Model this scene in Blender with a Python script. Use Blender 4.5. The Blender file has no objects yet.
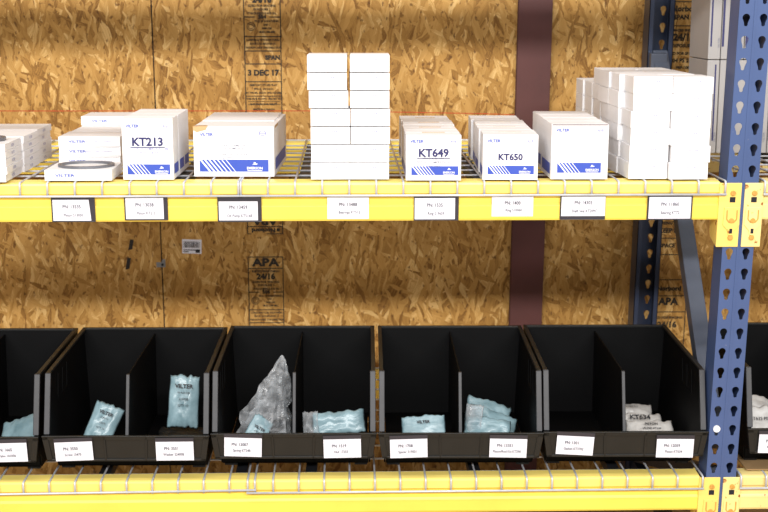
import bpy, bmesh, math, random
from mathutils import Vector, Matrix, noise, Euler

random.seed(7)
SC = bpy.context.scene
COL = SC.collection
R = math.radians
ZO = 1.60                 # everything is modelled around the eye line, then lifted on to the floor at the end

# ------------------------------------------------------------------ materials
def lin(c):
    return tuple(((v/255.0)/12.92 if v/255.0 <= .04045 else ((v/255.0+.055)/1.055)**2.4) for v in c)

def new_mat(name):
    m = bpy.data.materials.new(name); m.use_nodes = True
    nt = m.node_tree; b = nt.nodes['Principled BSDF']
    return m, nt, b

def N(nt, t, **k):
    n = nt.nodes.new(t)
    for a, v in k.items(): setattr(n, a, v)
    return n

def math_n(nt, op, a, b=None, c=None):
    n = N(nt, 'ShaderNodeMath', operation=op)
    for i, v in enumerate((a, b, c)):
        if v is None: continue
        if isinstance(v, (int, float)): n.inputs[i].default_value = v
        else: nt.links.new(v, n.inputs[i])
    return n.outputs[0]

def mix_c(nt, f, a, b, mode='MIX'):
    n = N(nt, 'ShaderNodeMix', data_type='RGBA', blend_type=mode)
    for i, v in ((0, f), (6, a), (7, b)):
        if isinstance(v, (int, float)): n.inputs[i].default_value = v
        elif isinstance(v, tuple): n.inputs[i].default_value = (*v[:3], 1)
        else: nt.links.new(v, n.inputs[i])
    return n.outputs[2]

def ramp(nt, fac, stops, interp='LINEAR'):
    n = N(nt, 'ShaderNodeValToRGB'); cr = n.color_ramp; cr.interpolation = interp
    while len(cr.elements) < len(stops): cr.elements.new(.5)
    for e, (p, c) in zip(cr.elements, stops):
        e.position = p; e.color = (*c[:3], 1)
    nt.links.new(fac, n.inputs[0]); return n.outputs[0]

def simple(name, rgb, rough=.5, metal=0.0, var=.06, scale=30, spec=.5, bump=0.0, coat=0.0):
    m, nt, b = new_mat(name)
    tc = N(nt, 'ShaderNodeTexCoord'); nz = N(nt, 'ShaderNodeTexNoise')
    nz.inputs['Scale'].default_value = scale; nz.inputs['Detail'].default_value = 4
    nt.links.new(tc.outputs['Object'], nz.inputs['Vector'])
    c = lin(rgb)
    lo = tuple(v*(1-var) for v in c); hi = tuple(min(1, v*(1+var)) for v in c)
    nt.links.new(ramp(nt, nz.outputs['Fac'], [(.3, lo), (.7, hi)]), b.inputs['Base Color'])
    b.inputs['Roughness'].default_value = rough; b.inputs['Metallic'].default_value = metal
    b.inputs['Specular IOR Level'].default_value = spec
    b.inputs['Coat Weight'].default_value = coat
    if bump:
        bp = N(nt, 'ShaderNodeBump'); bp.inputs['Strength'].default_value = bump; bp.inputs['Distance'].default_value = .002
        nt.links.new(nz.outputs['Fac'], bp.inputs['Height']); nt.links.new(bp.outputs[0], b.inputs['Normal'])
    return m

def osb_material():
    m, nt, b = new_mat('osb')
    tc = N(nt, 'ShaderNodeTexCoord'); sp = N(nt, 'ShaderNodeSeparateXYZ')
    nt.links.new(tc.outputs['Object'], sp.inputs[0])
    cb = N(nt, 'ShaderNodeCombineXYZ'); nt.links.new(sp.outputs[0], cb.inputs[0]); nt.links.new(sp.outputs[2], cb.inputs[1])
    wob = N(nt, 'ShaderNodeTexNoise'); wob.inputs['Scale'].default_value = 28; wob.inputs['Detail'].default_value = 3
    nt.links.new(cb.outputs[0], wob.inputs['Vector'])
    wsub = N(nt, 'ShaderNodeVectorMath', operation='SUBTRACT'); nt.links.new(wob.outputs['Color'], wsub.inputs[0]); wsub.inputs[1].default_value = (.5, .5, .5)
    wsc = N(nt, 'ShaderNodeVectorMath', operation='SCALE'); nt.links.new(wsub.outputs[0], wsc.inputs[0]); wsc.inputs['Scale'].default_value = .016
    wad = N(nt, 'ShaderNodeVectorMath', operation='ADD'); nt.links.new(cb.outputs[0], wad.inputs[0]); nt.links.new(wsc.outputs[0], wad.inputs[1])
    base = wad.outputs[0]
    stops = [(0, lin((126, 88, 40))), (.12, lin((154, 113, 56))), (.45, lin((176, 134, 72))), (.85, lin((190, 149, 86))), (1, lin((214, 178, 118)))]
    cur = None; hcur = None
    layers = [(6, .024, .09, 0), (-40, .019, .075, .52), (48, .017, .07, .60), (-8, .022, .10, .55), (24, .016, .08, .60), (-68, .013, .06, .76), (-22, .012, .07, .72), (10, .008, .06, .80)]
    for i, (ang, w, l, thr) in enumerate(layers):
        ro = N(nt, 'ShaderNodeVectorRotate', rotation_type='Z_AXIS'); ro.inputs['Angle'].default_value = R(ang)
        nt.links.new(base, ro.inputs['Vector'])
        mp = N(nt, 'ShaderNodeMapping'); mp.inputs['Scale'].default_value = (1/w, 1/l, 1); mp.inputs['Location'].default_value = (3.7*i, 9.1*i, 0)
        nt.links.new(ro.outputs[0], mp.inputs['Vector'])
        vo = N(nt, 'ShaderNodeTexVoronoi', voronoi_dimensions='2D'); vo.inputs['Scale'].default_value = 1
        nt.links.new(mp.outputs[0], vo.inputs['Vector'])
        sc = N(nt, 'ShaderNodeSeparateColor'); nt.links.new(vo.outputs['Color'], sc.inputs[0])
        gm = N(nt, 'ShaderNodeMapping'); gm.inputs['Scale'].default_value = (1/.0022, 1/.07, 1)
        nt.links.new(ro.outputs[0], gm.inputs['Vector'])
        gn = N(nt, 'ShaderNodeTexNoise', noise_dimensions='2D'); gn.inputs['Scale'].default_value = 1; gn.inputs['Detail'].default_value = 2
        nt.links.new(gm.outputs[0], gn.inputs['Vector'])
        v = math_n(nt, 'ADD', sc.outputs[0], math_n(nt, 'MULTIPLY', math_n(nt, 'SUBTRACT', gn.outputs['Fac'], .5), .80))
        # strand edges slightly darker where the chip rolls under its neighbour
        ed = math_n(nt, 'MULTIPLY', math_n(nt, 'MAXIMUM', math_n(nt, 'SUBTRACT', vo.outputs['Distance'], .5), 0), .35)
        v = math_n(nt, 'SUBTRACT', v, ed)
        c = ramp(nt, v, stops)
        if cur is None: cur, hcur = c, v
        else:
            k = math_n(nt, 'GREATER_THAN', sc.outputs[1], thr)
            cur = mix_c(nt, k, cur, c)
            hm = N(nt, 'ShaderNodeMix', data_type='FLOAT'); nt.links.new(k, hm.inputs[0]); nt.links.new(hcur, hm.inputs[2]); nt.links.new(v, hm.inputs[3])
            hcur = hm.outputs[0]
    # soft broad staining and small dark resin chips
    big = N(nt, 'ShaderNodeTexNoise'); big.inputs['Scale'].default_value = 5; big.inputs['Detail'].default_value = 3
    nt.links.new(cb.outputs[0], big.inputs['Vector'])
    cur = mix_c(nt, 1.0, cur, ramp(nt, big.outputs['Fac'], [(.3, (.80, .78, .74)), (.7, (1.06, 1.04, 1.0))]), 'MULTIPLY')
    dm = N(nt, 'ShaderNodeMapping'); dm.inputs['Scale'].default_value = (75, 42, 1); nt.links.new(base, dm.inputs['Vector'])
    dn = N(nt, 'ShaderNodeTexNoise', noise_dimensions='2D'); dn.inputs['Scale'].default_value = 1; dn.inputs['Detail'].default_value = 2
    nt.links.new(dm.outputs[0], dn.inputs['Vector'])
    cur = mix_c(nt, ramp(nt, dn.outputs['Fac'], [(.66, (0, 0, 0)), (.74, (.75, .75, .75))]), cur, lin((88, 54, 24)))
    nt.links.new(cur, b.inputs['Base Color'])
    b.inputs['Roughness'].default_value = .62; b.inputs['Specular IOR Level'].default_value = .25
    bp = N(nt, 'ShaderNodeBump'); bp.inputs['Strength'].default_value = .25; bp.inputs['Distance'].default_value = .002
    nt.links.new(hcur, bp.inputs['Height']); nt.links.new(bp.outputs[0], b.inputs['Normal'])
    return m

def paint_material(name, rgb, rust=(150, 85, 30), amount=.70, rough=.38, dirt=None):
    m, nt, b = new_mat(name)
    tc = N(nt, 'ShaderNodeTexCoord'); c = lin(rgb)
    n1 = N(nt, 'ShaderNodeTexNoise'); n1.inputs['Scale'].default_value = 6; n1.inputs['Detail'].default_value = 5
    n2 = N(nt, 'ShaderNodeTexNoise'); n2.inputs['Scale'].default_value = 45; n2.inputs['Detail'].default_value = 5; n2.inputs['Roughness'].default_value = .6
    for n in (n1, n2): nt.links.new(tc.outputs['Object'], n.inputs['Vector'])
    col = ramp(nt, n1.outputs['Fac'], [(.3, tuple(v*.90 for v in c)), (.7, tuple(min(1, v*1.06) for v in c))])
    k = ramp(nt, n2.outputs['Fac'], [(amount, (0, 0, 0)), (amount+.06, (1, 1, 1))])
    col = mix_c(nt, k, col, lin(rust))
    nt.links.new(col, b.inputs['Base Color']); b.inputs['Roughness'].default_value = rough
    return m

M = {}
M['osb'] = osb_material()
M['yellow'] = paint_material('yellow_paint', (242, 211, 88), amount=.74)
M['yellow_top'] = paint_material('top_lip_yellow_paint', (243, 217, 116), amount=.72)  # slightly paler yellow for the upper faces of the rail
M['pale_yellow'] = paint_material('pale_yellow_paint', (238, 214, 140), amount=.61)
M['conn_yellow'] = paint_material('bracket_yellow_paint', (240, 208, 112), amount=.63)
M['blue'] = paint_material('blue_paint', (66, 86, 130), rust=(120, 125, 150), amount=.70, rough=.42)
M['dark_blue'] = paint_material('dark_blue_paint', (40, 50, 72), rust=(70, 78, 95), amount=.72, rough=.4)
M['brace'] = simple('brace_steel', (78, 84, 98), .42, .15)
M['maroon'] = simple('maroon_primer', (82, 44, 42), .6, var=.12, scale=8)
M['wire'] = simple('galvanised_wire', (196, 198, 204), .4, .2, var=.08)
M['channel'] = simple('shaded_channel_steel', (34, 35, 40), .5, .4)  # galvanised steel, the shade under the deck put into its dark colour
M['carton'] = simple('white_carton', (234, 233, 235), .55, var=.015, scale=12)
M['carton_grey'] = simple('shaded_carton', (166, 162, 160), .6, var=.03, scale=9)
M['seam'] = simple('carton_seam', (138, 138, 148), .7)
M['kraft'] = simple('torn_kraft', (196, 162, 118), .8)
M['tape'] = simple('carton_tape', (214, 206, 190), .35)
M['navy'] = simple('navy_ink', (36, 36, 92), .5, var=.02)
M['blueink'] = simple('blue_ink', (52, 78, 176), .45, var=.04)
M['faint'] = simple('faint_ink', (140, 144, 190), .6)
M['greyink'] = simple('grey_ink', (120, 122, 140), .6)
M['whiteink'] = simple('white_ink', (245, 245, 248), .5, var=.01)
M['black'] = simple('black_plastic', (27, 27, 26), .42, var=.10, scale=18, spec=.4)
M['black_in'] = simple('shaded_black_plastic_inside', (7, 7, 8), .6, var=.15, scale=14, spec=.12)  # same black plastic, the tub's inner shade put into a darker colour
M['flange'] = simple('lit_edge_black_plastic', (52, 52, 55), .5, var=.12, scale=40)  # light on the forward edges painted in as a lighter grey
M['holder'] = simple('label_holder_plastic', (50, 48, 56), .4)
M['paper'] = simple('label_paper', (222, 222, 232), .6, var=.01)
M['ink'] = simple('label_ink', (70, 70, 80), .7)
M['stamp'] = simple('stamp_ink', (38, 32, 24), .8, var=.25, scale=160)
M['gasket'] = simple('grey_gasket', (120, 120, 126), .4, .5)
M['rust'] = simple('rusty_rivet', (205, 150, 70), .7, var=.2, scale=120)
M['dark'] = simple('dark_hole', (22, 24, 34), .8)
M['red'] = simple('red_chalk', (176, 62, 34), .9, var=.3, scale=50)
M['tapeblack'] = simple('black_mark', (34, 28, 24), .8)
M['steel'] = simple('bracket_steel', (150, 152, 156), .35, .6)
M['tin'] = simple('dark_spring_steel', (52, 54, 58), .3, .8)
M['concrete'] = simple('floor_concrete', (190, 158, 112), .8, var=.15, scale=6)
M['blackprint'] = simple('black_print', (26, 28, 34), .6)
M['cardboard'] = simple('brown_cardboard', (156, 124, 84), .8, var=.08, scale=20)

def teal_bag_material(name, a, bcol, rough=.22):
    m, nt, b = new_mat(name)
    tc = N(nt, 'ShaderNodeTexCoord'); nz = N(nt, 'ShaderNodeTexNoise'); nz.inputs['Scale'].default_value = 22; nz.inputs['Detail'].default_value = 5
    nt.links.new(tc.outputs['Object'], nz.inputs['Vector'])
    nt.links.new(ramp(nt, nz.outputs['Fac'], [(.3, lin(a)), (.7, lin(bcol))]), b.inputs['Base Color'])
    b.inputs['Roughness'].default_value = rough+.12; b.inputs['Coat Weight'].default_value = .22; b.inputs['Coat Roughness'].default_value = .22
    n2 = N(nt, 'ShaderNodeTexNoise'); n2.inputs['Scale'].default_value = 55; n2.inputs['Detail'].default_value = 4
    nt.links.new(tc.outputs['Object'], n2.inputs['Vector'])
    bp = N(nt, 'ShaderNodeBump'); bp.inputs['Strength'].default_value = .3; bp.inputs['Distance'].default_value = .004
    nt.links.new(n2.outputs['Fac'], bp.inputs['Height']); nt.links.new(bp.outputs[0], b.inputs['Normal'])
    return m
M['teal'] = teal_bag_material('teal_poly_bag', (98, 124, 132), (140, 166, 174))
M['whitebag'] = teal_bag_material('white_poly_bag', (170, 166, 162), (205, 202, 198), .4)

def clear_material():
    m, nt, b = new_mat('clear_poly')
    out = nt.nodes['Material Output']
    tr = N(nt, 'ShaderNodeBsdfTransparent'); tr.inputs[0].default_value = (.93, .95, .96, 1)
    b.inputs['Base Color'].default_value = (.62, .63, .65, 1); b.inputs['Roughness'].default_value = .12
    tc = N(nt, 'ShaderNodeTexCoord'); nz = N(nt, 'ShaderNodeTexNoise'); nz.inputs['Scale'].default_value = 30; nz.inputs['Detail'].default_value = 6
    nt.links.new(tc.outputs['Object'], nz.inputs['Vector'])
    lw = N(nt, 'ShaderNodeLayerWeight'); lw.inputs[0].default_value = .35
    vo = N(nt, 'ShaderNodeTexVoronoi', feature='DISTANCE_TO_EDGE'); vo.inputs['Scale'].default_value = 24
    wv = N(nt, 'ShaderNodeVectorMath', operation='MULTIPLY_ADD'); nt.links.new(nz.outputs['Color'], wv.inputs[0]); wv.inputs[1].default_value = (.05, .05, .05); nt.links.new(tc.outputs['Object'], wv.inputs[2])
    nt.links.new(wv.outputs[0], vo.inputs['Vector'])
    crease = ramp(nt, vo.outputs['Distance'], [(0, (.20,)*3), (.22, (.05,)*3)])
    f = math_n(nt, 'ADD', math_n(nt, 'ADD', math_n(nt, 'MULTIPLY', lw.outputs['Facing'], .42), crease), ramp(nt, nz.outputs['Fac'], [(.50, (.03,)*3), (.64, (.32,)*3)]))
    mx = N(nt, 'ShaderNodeMixShader'); nt.links.new(f, mx.inputs[0]); nt.links.new(tr.outputs[0], mx.inputs[1]); nt.links.new(b.outputs[0], mx.inputs[2])
    bp = N(nt, 'ShaderNodeBump'); bp.inputs['Strength'].default_value = .8; bp.inputs['Distance'].default_value = .006
    nt.links.new(nz.outputs['Fac'], bp.inputs['Height']); nt.links.new(bp.outputs[0], b.inputs['Normal'])
    nt.links.new(mx.outputs[0], out.inputs['Surface'])
    return m
M['clear'] = clear_material()

# ------------------------------------------------------------------ mesh helpers
class MB:
    def __init__(s): s.v = []; s.f = []; s.m = []
    def face(s, pts, mi=0):
        k = len(s.v); s.v += [tuple(p) for p in pts]; s.f.append(tuple(range(k, k+len(pts)))); s.m.append(mi)
    def box(s, x0, x1, y0, y1, z0, z1, mi=0):
        k = len(s.v)
        s.v += [(x0,y0,z0),(x1,y0,z0),(x1,y1,z0),(x0,y1,z0),(x0,y0,z1),(x1,y0,z1),(x1,y1,z1),(x0,y1,z1)]
        for q in ((0,3,2,1),(4,5,6,7),(0,1,5,4),(1,2,6,5),(2,3,7,6),(3,0,4,7)):
            s.f.append(tuple(k+i for i in q)); s.m.append(mi)
    def hexa(s, p, mi=0):       # eight corners ordered as in box
        k = len(s.v); s.v += [tuple(q) for q in p]
        for q in ((0,3,2,1),(4,5,6,7),(0,1,5,4),(1,2,6,5),(2,3,7,6),(3,0,4,7)):
            s.f.append(tuple(k+i for i in q)); s.m.append(mi)
    def prism(s, poly, f0, f1, mi=0):   # poly: list of 2D points, f0/f1: functions to 3D
        k = len(s.v); n = len(poly)
        s.v += [f0(p) for p in poly] + [f1(p) for p in poly]
        s.f.append(tuple(k+i for i in range(n))[::-1]); s.m.append(mi)
        s.f.append(tuple(k+n+i for i in range(n))); s.m.append(mi)
        for i in range(n):
            j = (i+1) % n
            s.f.append((k+i, k+j, k+n+j, k+n+i)); s.m.append(mi)
    def tube(s, pts, r, n=8, mi=0, cap=True):
        pts = [Vector(p) for p in pts]; k = len(s.v); ref = None
        for i, p in enumerate(pts):
            a = pts[max(i-1, 0)]; b = pts[min(i+1, len(pts)-1)]; t = (b-a).normalized()
            if ref is None: ref = t.orthogonal().normalized()
            u = (ref - t*ref.dot(t)).normalized(); ref = u; w = t.cross(u)
            for j in range(n):
                q = 2*math.pi*j/n
                s.v.append(tuple(p + u*r*math.cos(q) + w*r*math.sin(q)))
        for i in range(len(pts)-1):
            for j in range(n):
                a = k+i*n+j; b = k+i*n+(j+1) % n
                s.f.append((a, b, b+n, a+n)); s.m.append(mi)
        if cap:
            s.f.append(tuple(k+j for j in range(n))[::-1]); s.m.append(mi)
            e = k+(len(pts)-1)*n; s.f.append(tuple(e+j for j in range(n))); s.m.append(mi)
    def mesh(s, name, mats, smooth=False):
        me = bpy.data.meshes.new(name); me.from_pydata(s.v, [], s.f)
        for m in (mats if isinstance(mats, (list, tuple)) else [mats]): me.materials.append(m)
        me.polygons.foreach_set('material_index', s.m)
        if smooth: me.polygons.foreach_set('use_smooth', [True]*len(s.f))
        me.update(); bm = bmesh.new(); bm.from_mesh(me); bmesh.ops.recalc_face_normals(bm, faces=bm.faces); bm.to_mesh(me); bm.free()
        return me
    def build(s, name, mats, parent=None, smooth=False, bevel=0):
        return link(name, s.mesh(name, mats, smooth), parent, bevel)

def link(name, data, parent=None, bevel=0):
    o = bpy.data.objects.new(name, data); COL.objects.link(o)
    if parent: o.parent = parent
    if bevel:
        b = o.modifiers.new('bevel', 'BEVEL'); b.width = bevel; b.segments = 2; b.limit_method = 'ANGLE'; b.angle_limit = R(40)
    return o

def tag(o, label=None, cat=None, group=None, kind=None):
    if label: o['label'] = label
    if cat: o['category'] = cat
    if group: o['group'] = group
    if kind: o['kind'] = kind
    return o

def empty(name, loc=(0, 0, 0)):
    o = bpy.data.objects.new(name, None); COL.objects.link(o); o.location = loc; o.empty_display_size = .05
    return o

def copy_tree(o, parent=None):
    c = o.copy(); COL.objects.link(c)
    if parent: c.parent = parent
    for ch in list(o.children): copy_tree(ch, c)
    return c

FACE = Matrix(((1, 0, 0, 0), (0, 0, -1, 0), (0, 1, 0, 0), (0, 0, 0, 1)))      # text plane turned to face -Y
_text = {}
def lettering(txt, size, mat, parent, loc, align='CENTER', bold=0.0, stretch=1.0, spin=0, mtx=FACE, lines=1.0):
    key = (txt, size, mat.name, align, bold, stretch, lines)
    if key not in _text:
        cu = bpy.data.curves.new('lettering', 'FONT'); cu.body = txt; cu.size = size; cu.align_x = align; cu.align_y = 'CENTER'
        cu.offset = bold*size; cu.resolution_u = 2; cu.space_line = lines
        tmp = bpy.data.objects.new('lettering', cu); COL.objects.link(tmp)
        bpy.context.view_layer.update()
        me = bpy.data.meshes.new_from_object(tmp.evaluated_get(bpy.context.evaluated_depsgraph_get()))
        bpy.data.objects.remove(tmp)
        for v in me.vertices: v.co.x *= stretch
        me.materials.clear(); me.materials.append(mat); _text[key] = me
    o = link('lettering', _text[key], parent)
    o.matrix_local = Matrix.Translation(loc) @ mtx @ Matrix.Rotation(spin, 4, 'Z')
    return o

# decks slope gently down to the back
ZU, SU = -.376, .069
ZL, SL = -1.136, .053
TU, TL = math.atan(SU), math.atan(SL)
def on_deck(o, x, y, yaw=0, h=0, upper=True, slope=True):
    Z, S, T = (ZU, SU, TU) if upper else (ZL, SL, TL)
    n = Vector((0, math.sin(T), math.cos(T)))
    p = Vector((x, y, Z - S*y)) + n*(h+.0006)
    o.matrix_world = Matrix.Translation(p) @ Matrix.Rotation(-T, 4, 'X') @ Matrix.Rotation(yaw, 4, 'Z')
    return o

# ================================================================== SETTING
fl = MB(); fl.box(-4, 4, -5, 1.2, -ZO-.05, -ZO); tag(fl.build('floor', M['concrete']), kind='structure')
WY = 1.06
w = MB(); w.box(-4, -.5935, WY, WY+.012, -ZO, 2.2); w.box(-.5895, 4, WY, WY+.012, -ZO, 2.2); w.box(-.60, -.58, WY+.008, WY+.03, -ZO, 2.2, 1)
wall = tag(w.build('wall_back', [M['osb'], M['dark']]), kind='structure')
pm = MB()
pm.box(.535, .640, WY-.030, WY-.024, -ZO, 2.2); pm.box(.584, .591, WY-.024, WY-.001, -ZO, 2.2); pm.box(.535, .640, WY-.005, WY-.0005, -ZO, 2.2)
tag(pm.build('trim_1', M['maroon'], bevel=.0015), kind='structure')

# red chalk line and printed stamps on the boards
rl = MB()
pts = [(-4, -.3655), (-1.07, -.3675), (-.05, -.3685), (.44, -.378), (.82, -.392), (4, -.45)]
for (a, za), (b_, zb) in zip(pts, pts[1:]):
    rl.face([(a, WY-.0006, za-.0012), (b_, WY-.0006, zb-.0012), (b_, WY-.0006, zb+.0012), (a, WY-.0006, za+.0012)])
rl.build('chalk_line', M['red'], wall)

def hline(mb, x0, x1, z, t=.0030): mb.face([(x0, WY-.0007, z-t/2), (x1, WY-.0007, z-t/2), (x1, WY-.0007, z+t/2), (x0, WY-.0007, z+t/2)])
def vline(mb, x, z0, z1, t=.0030): mb.face([(x-t/2, WY-.0007, z0), (x+t/2, WY-.0007, z0), (x+t/2, WY-.0007, z1), (x-t/2, WY-.0007, z1)])
def wt(txt, size, x, z, par, spin=0, bold=.01, stretch=1.0):
    bold += .028
    lettering(txt, size, M['stamp'], par, (x, WY-.0009, z), bold=bold, stretch=stretch, spin=spin)
def circ(mb, x, z, r, t=.002):
    for i in range(24):
        a, b2 = 2*math.pi*i/24, 2*math.pi*(i+1)/24
        mb.face([(x+(r-t)*math.cos(a), WY-.0007, z+(r-t)*math.sin(a)), (x+r*math.cos(a), WY-.0007, z+r*math.sin(a)), (x+r*math.cos(b2), WY-.0007, z+r*math.sin(b2)), (x+(r-t)*math.cos(b2), WY-.0007, z+(r-t)*math.sin(b2))])

def grade_stamp(x0, x1, zt):
    """one full trademark panel, top edge of its 'APA' box at zt (reads downwards)"""
    st = MB(); xc = (x0+x1)/2
    L = [0, .038, .115, .172, .218]
    hline(st, x0, x1, zt); hline(st, x0, x1, zt-.038)
    hline(st, x0, xc-.022, zt-.118); hline(st, xc+.022, x1, zt-.118)
    hline(st, x0, x1, zt-.178); hline(st, x0, x1, zt-.222)
    hline(st, x0, x1, zt-.262); hline(st, x0, x1, zt-.317); hline(st, x0, x1, zt-.362, .0026)
    hline(st, x0+.006, x1-.004, zt-.379, .0016); hline(st, x0+.006, x1-.004, zt-.388, .0016)
    vline(st, x0, zt-.42, zt); vline(st, x1, zt-.42, zt); circ(st, x0+.021, zt-.147, .013); circ(st, x0+.021, zt-.147, .008, .0016)
    o = st.build('grade_stamp', M['stamp'], wall)
    wt('APA', .036, xc, zt-.019, o, bold=.02, stretch=1.25)
    wt('RATED SHEATHING', .0100, xc, zt-.048, o)
    wt('24/16', .026, xc, zt-.066, o, bold=.03)
    wt('SIZED FOR SPACING', .0095, xc, zt-.084, o)
    wt('EXPOSURE 1', .0095, xc, zt-.095, o)
    wt('THICKNESS 0.418 IN.', .0095, xc, zt-.107, o)
    wt('504', .016, xc, zt-.118, o, bold=.03)
    for k, t in enumerate(('PS 2-10 SHEATHING', 'EXP 1', 'PRP-108', 'HUD-UM-40C')): wt(t, .0085, xc+.014, zt-.131-.011*k, o)
    for k, t in enumerate(('CONSTRUCTION SHEATHING', 'ROOF 24 SUBFLOOR 16', 'STRENGTH AXIS THIS DIRECTION')): wt(t, .0082, xc, zt-.188-.012*k, o, stretch=.92)
    wt('SPAN', .019, x1-.026, zt-.243, o, bold=.03)
    wt('3 DEC 17', .024, xc, zt-.290, o, bold=.03)
    for k, t in enumerate(('KEEP DRY STORE FLAT', 'SPACE 1/8 INCH', 'AT PANEL ENDS AND EDGES')): wt(t, .0085, xc, zt-.328-.012*k, o)
    for k, t in enumerate(('THIS SIDE DOWN  TESTED TO', 'EXPOSURE DURABILITY', 'MADE IN CANADA')): wt(t, .0080, xc, zt-.371-.0165*k, o)
    return o
grade_stamp(-.309, -.197, .040)      # its lower part shows above the top shelf
grade_stamp(-.314, -.202, -.842)     # starts below the top shelf beam
st = MB(); x0, x1 = -.313, -.201
vline(st, x0, -.765, -.64); vline(st, x1, -.765, -.64); hline(st, x0, x0+.012, -.765); hline(st, x1-.052, x1, -.765); hline(st, x0+.0, x1, -.741)
for i in range(10):
    a, b2 = 2*math.pi*i/10, 2*math.pi*(i+1)/10
    st.face([(x1-.014, WY-.0007, -.752), (x1-.014+.006*math.cos(a), WY-.0007, -.752+.006*math.sin(a)), (x1-.014+.006*math.cos(b2), WY-.0007, -.752+.006*math.sin(b2))])
o = st.build('maker_stamp', M['stamp'], wall)
wt('Norbord', .018, -.262, -.753, o, spin=math.pi, bold=.03, stretch=1.15)
wt('APA', .034, -.257, -.722, o, spin=math.pi, bold=.02, stretch=1.25)
def side_stamp(x0, x1, z0, z1, rows):
    st = MB(); vline(st, x1, z0, z1); vline(st, x0, z0, z1)
    for z, t, s in rows:
        if t is None: hline(st, x0, x1, z)
    o = st.build('grade_stamp', M['stamp'], wall)
    for z, t, s in rows:
        if t: wt(t, s, (x0+x1)/2, z, o, bold=.02)
side_stamp(1.000, 1.118, -.30, .06, [(.040, 'SHEATHING', .014), (-.030, None, 0), (-.052, 'Norbord', .024), (-.078, 'SPAN 4x', .020), (-.104, None, 0), (-.118, 'APA RATED SHEATHING', .010), (-.140, '24/16', .030), (-.166, 'EXPOSURE 1', .014), (-.190, 'SIZED FOR SPACING', .012), (-.212, '504 PS 2-10', .017), (-.234, 'PRP-108', .012)])
side_stamp(1.000, 1.118, -1.25, -.70, [(-.735, 'STRENGTH AXIS', .014), (-.760, 'KEEP DRY', .020), (-.785, None, 0), (-.81, 'SPACE 1/8', .018), (-.84, None, 0), (-.925, None, 0), (-.955, 'Norbord', .022), (-.98, None, 0), (-1.00, 'APA', .034), (-1.035, None, 0), (-1.055, 'SIZED FOR SPACING', .011), (-1.08, '24/16', .028)])

# small things on the wall
s = MB(); s.box(-.031, .031, -.0012, 0, -.0235, .0235)
stk = s.build('barcode_sticker', M['paper']); stk.location = (-.493, WY-.0002, -.806); stk.rotation_euler = (0, R(2), 0)
tag(stk, 'small white barcode sticker on the chipboard wall below the top shelf', 'sticker')
s = MB(); random.seed(3); x = -.026
while x < .026:
    ww = random.choice((.0007, .0012, .002)); s.face([(x, -.0014, -.004), (x+ww, -.0014, -.004), (x+ww, -.0014, .017), (x, -.0014, .017)]); x += ww+random.choice((.0008, .0014))
for k in range(2): s.face([(-.027, -.0014, -.019+.006*k), (-.010+.03*k, -.0014, -.019+.006*k), (-.010+.03*k, -.0014, -.016+.006*k), (-.027, -.0014, -.016+.006*k)])
s.box(.012, .026, -.0014, -.0013, -.020, -.009); s.build('barcode', M['blackprint'], stk)
s = MB(); s.box(-.017, .012, -.0015, 0, -.008, .008); s.prism([(-.004, .0), (.012, .0), (.012, .018), (.004, .018)], lambda p: (p[0], -.0016, p[1]), lambda p: (p[0], 0, p[1]))
clip = s.build('panel_clip', M['steel']); clip.location = (-.592, WY-.0002, -.866)
tag(clip, 'small galvanised clip nailed across the seam of the chipboard wall', 'clip')
s = MB(); s.tube([(.003, -.001, .001), (.003, -.005, .001)], .004, 10); s.build('nail_head', M['tin'], clip)
for k, (x, z, lab) in enumerate(((-.688, -.799, 'upper of two black tape scraps on the chipboard left of the seam'), (-.700, -.862, 'lower, longer of two black tape scraps on the chipboard left of the seam'))):
    s = MB(); hh = (.018, .020)[k]
    s.prism([(-.009, -hh), (.004, -hh*.85), (.010, hh*.9), (-.001, hh)], lambda p: (p[0], -.001, p[1]), lambda p: (p[0], 0, p[1]))
    o = s.build('tape_scrap', M['tapeblack']); o.location = (x, WY-.0002, z); tag(o, lab, 'tape')

# ================================================================== RACK
def sheet_with_holes(w_, h_, holes, t):
    cu = bpy.data.curves.new('c', 'CURVE'); cu.dimensions = '2D'; cu.fill_mode = 'BOTH'; cu.extrude = t/2
    def poly(pts):
        sp = cu.splines.new('POLY'); sp.points.add(len(pts)-1); sp.use_cyclic_u = True
        for q, p in zip(sp.points, pts): q.co = (p[0], p[1], 0, 1)
    poly([(-w_/2, 0), (w_/2, 0), (w_/2, h_), (-w_/2, h_)])
    for hp in holes: poly(hp)
    o = bpy.data.objects.new('c', cu); COL.objects.link(o); bpy.context.view_layer.update()
    me = bpy.data.meshes.new_from_object(o.evaluated_get(bpy.context.evaluated_depsgraph_get())); bpy.data.objects.remove(o)
    return me

def teardrop(cx, cy):
    pts = [(cx+.0090*math.cos(a), cy+.0050+.0090*math.sin(a)) for a in [R(-36+ i*25.2) for i in range(11)]]
    pts += [(cx-.0046, cy-.0070), (cx-.0042, cy-.0125), (cx-.0022, cy-.0148), (cx+.0022, cy-.0148), (cx+.0042, cy-.0125), (cx+.0046, cy-.0070)]
    return pts

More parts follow.
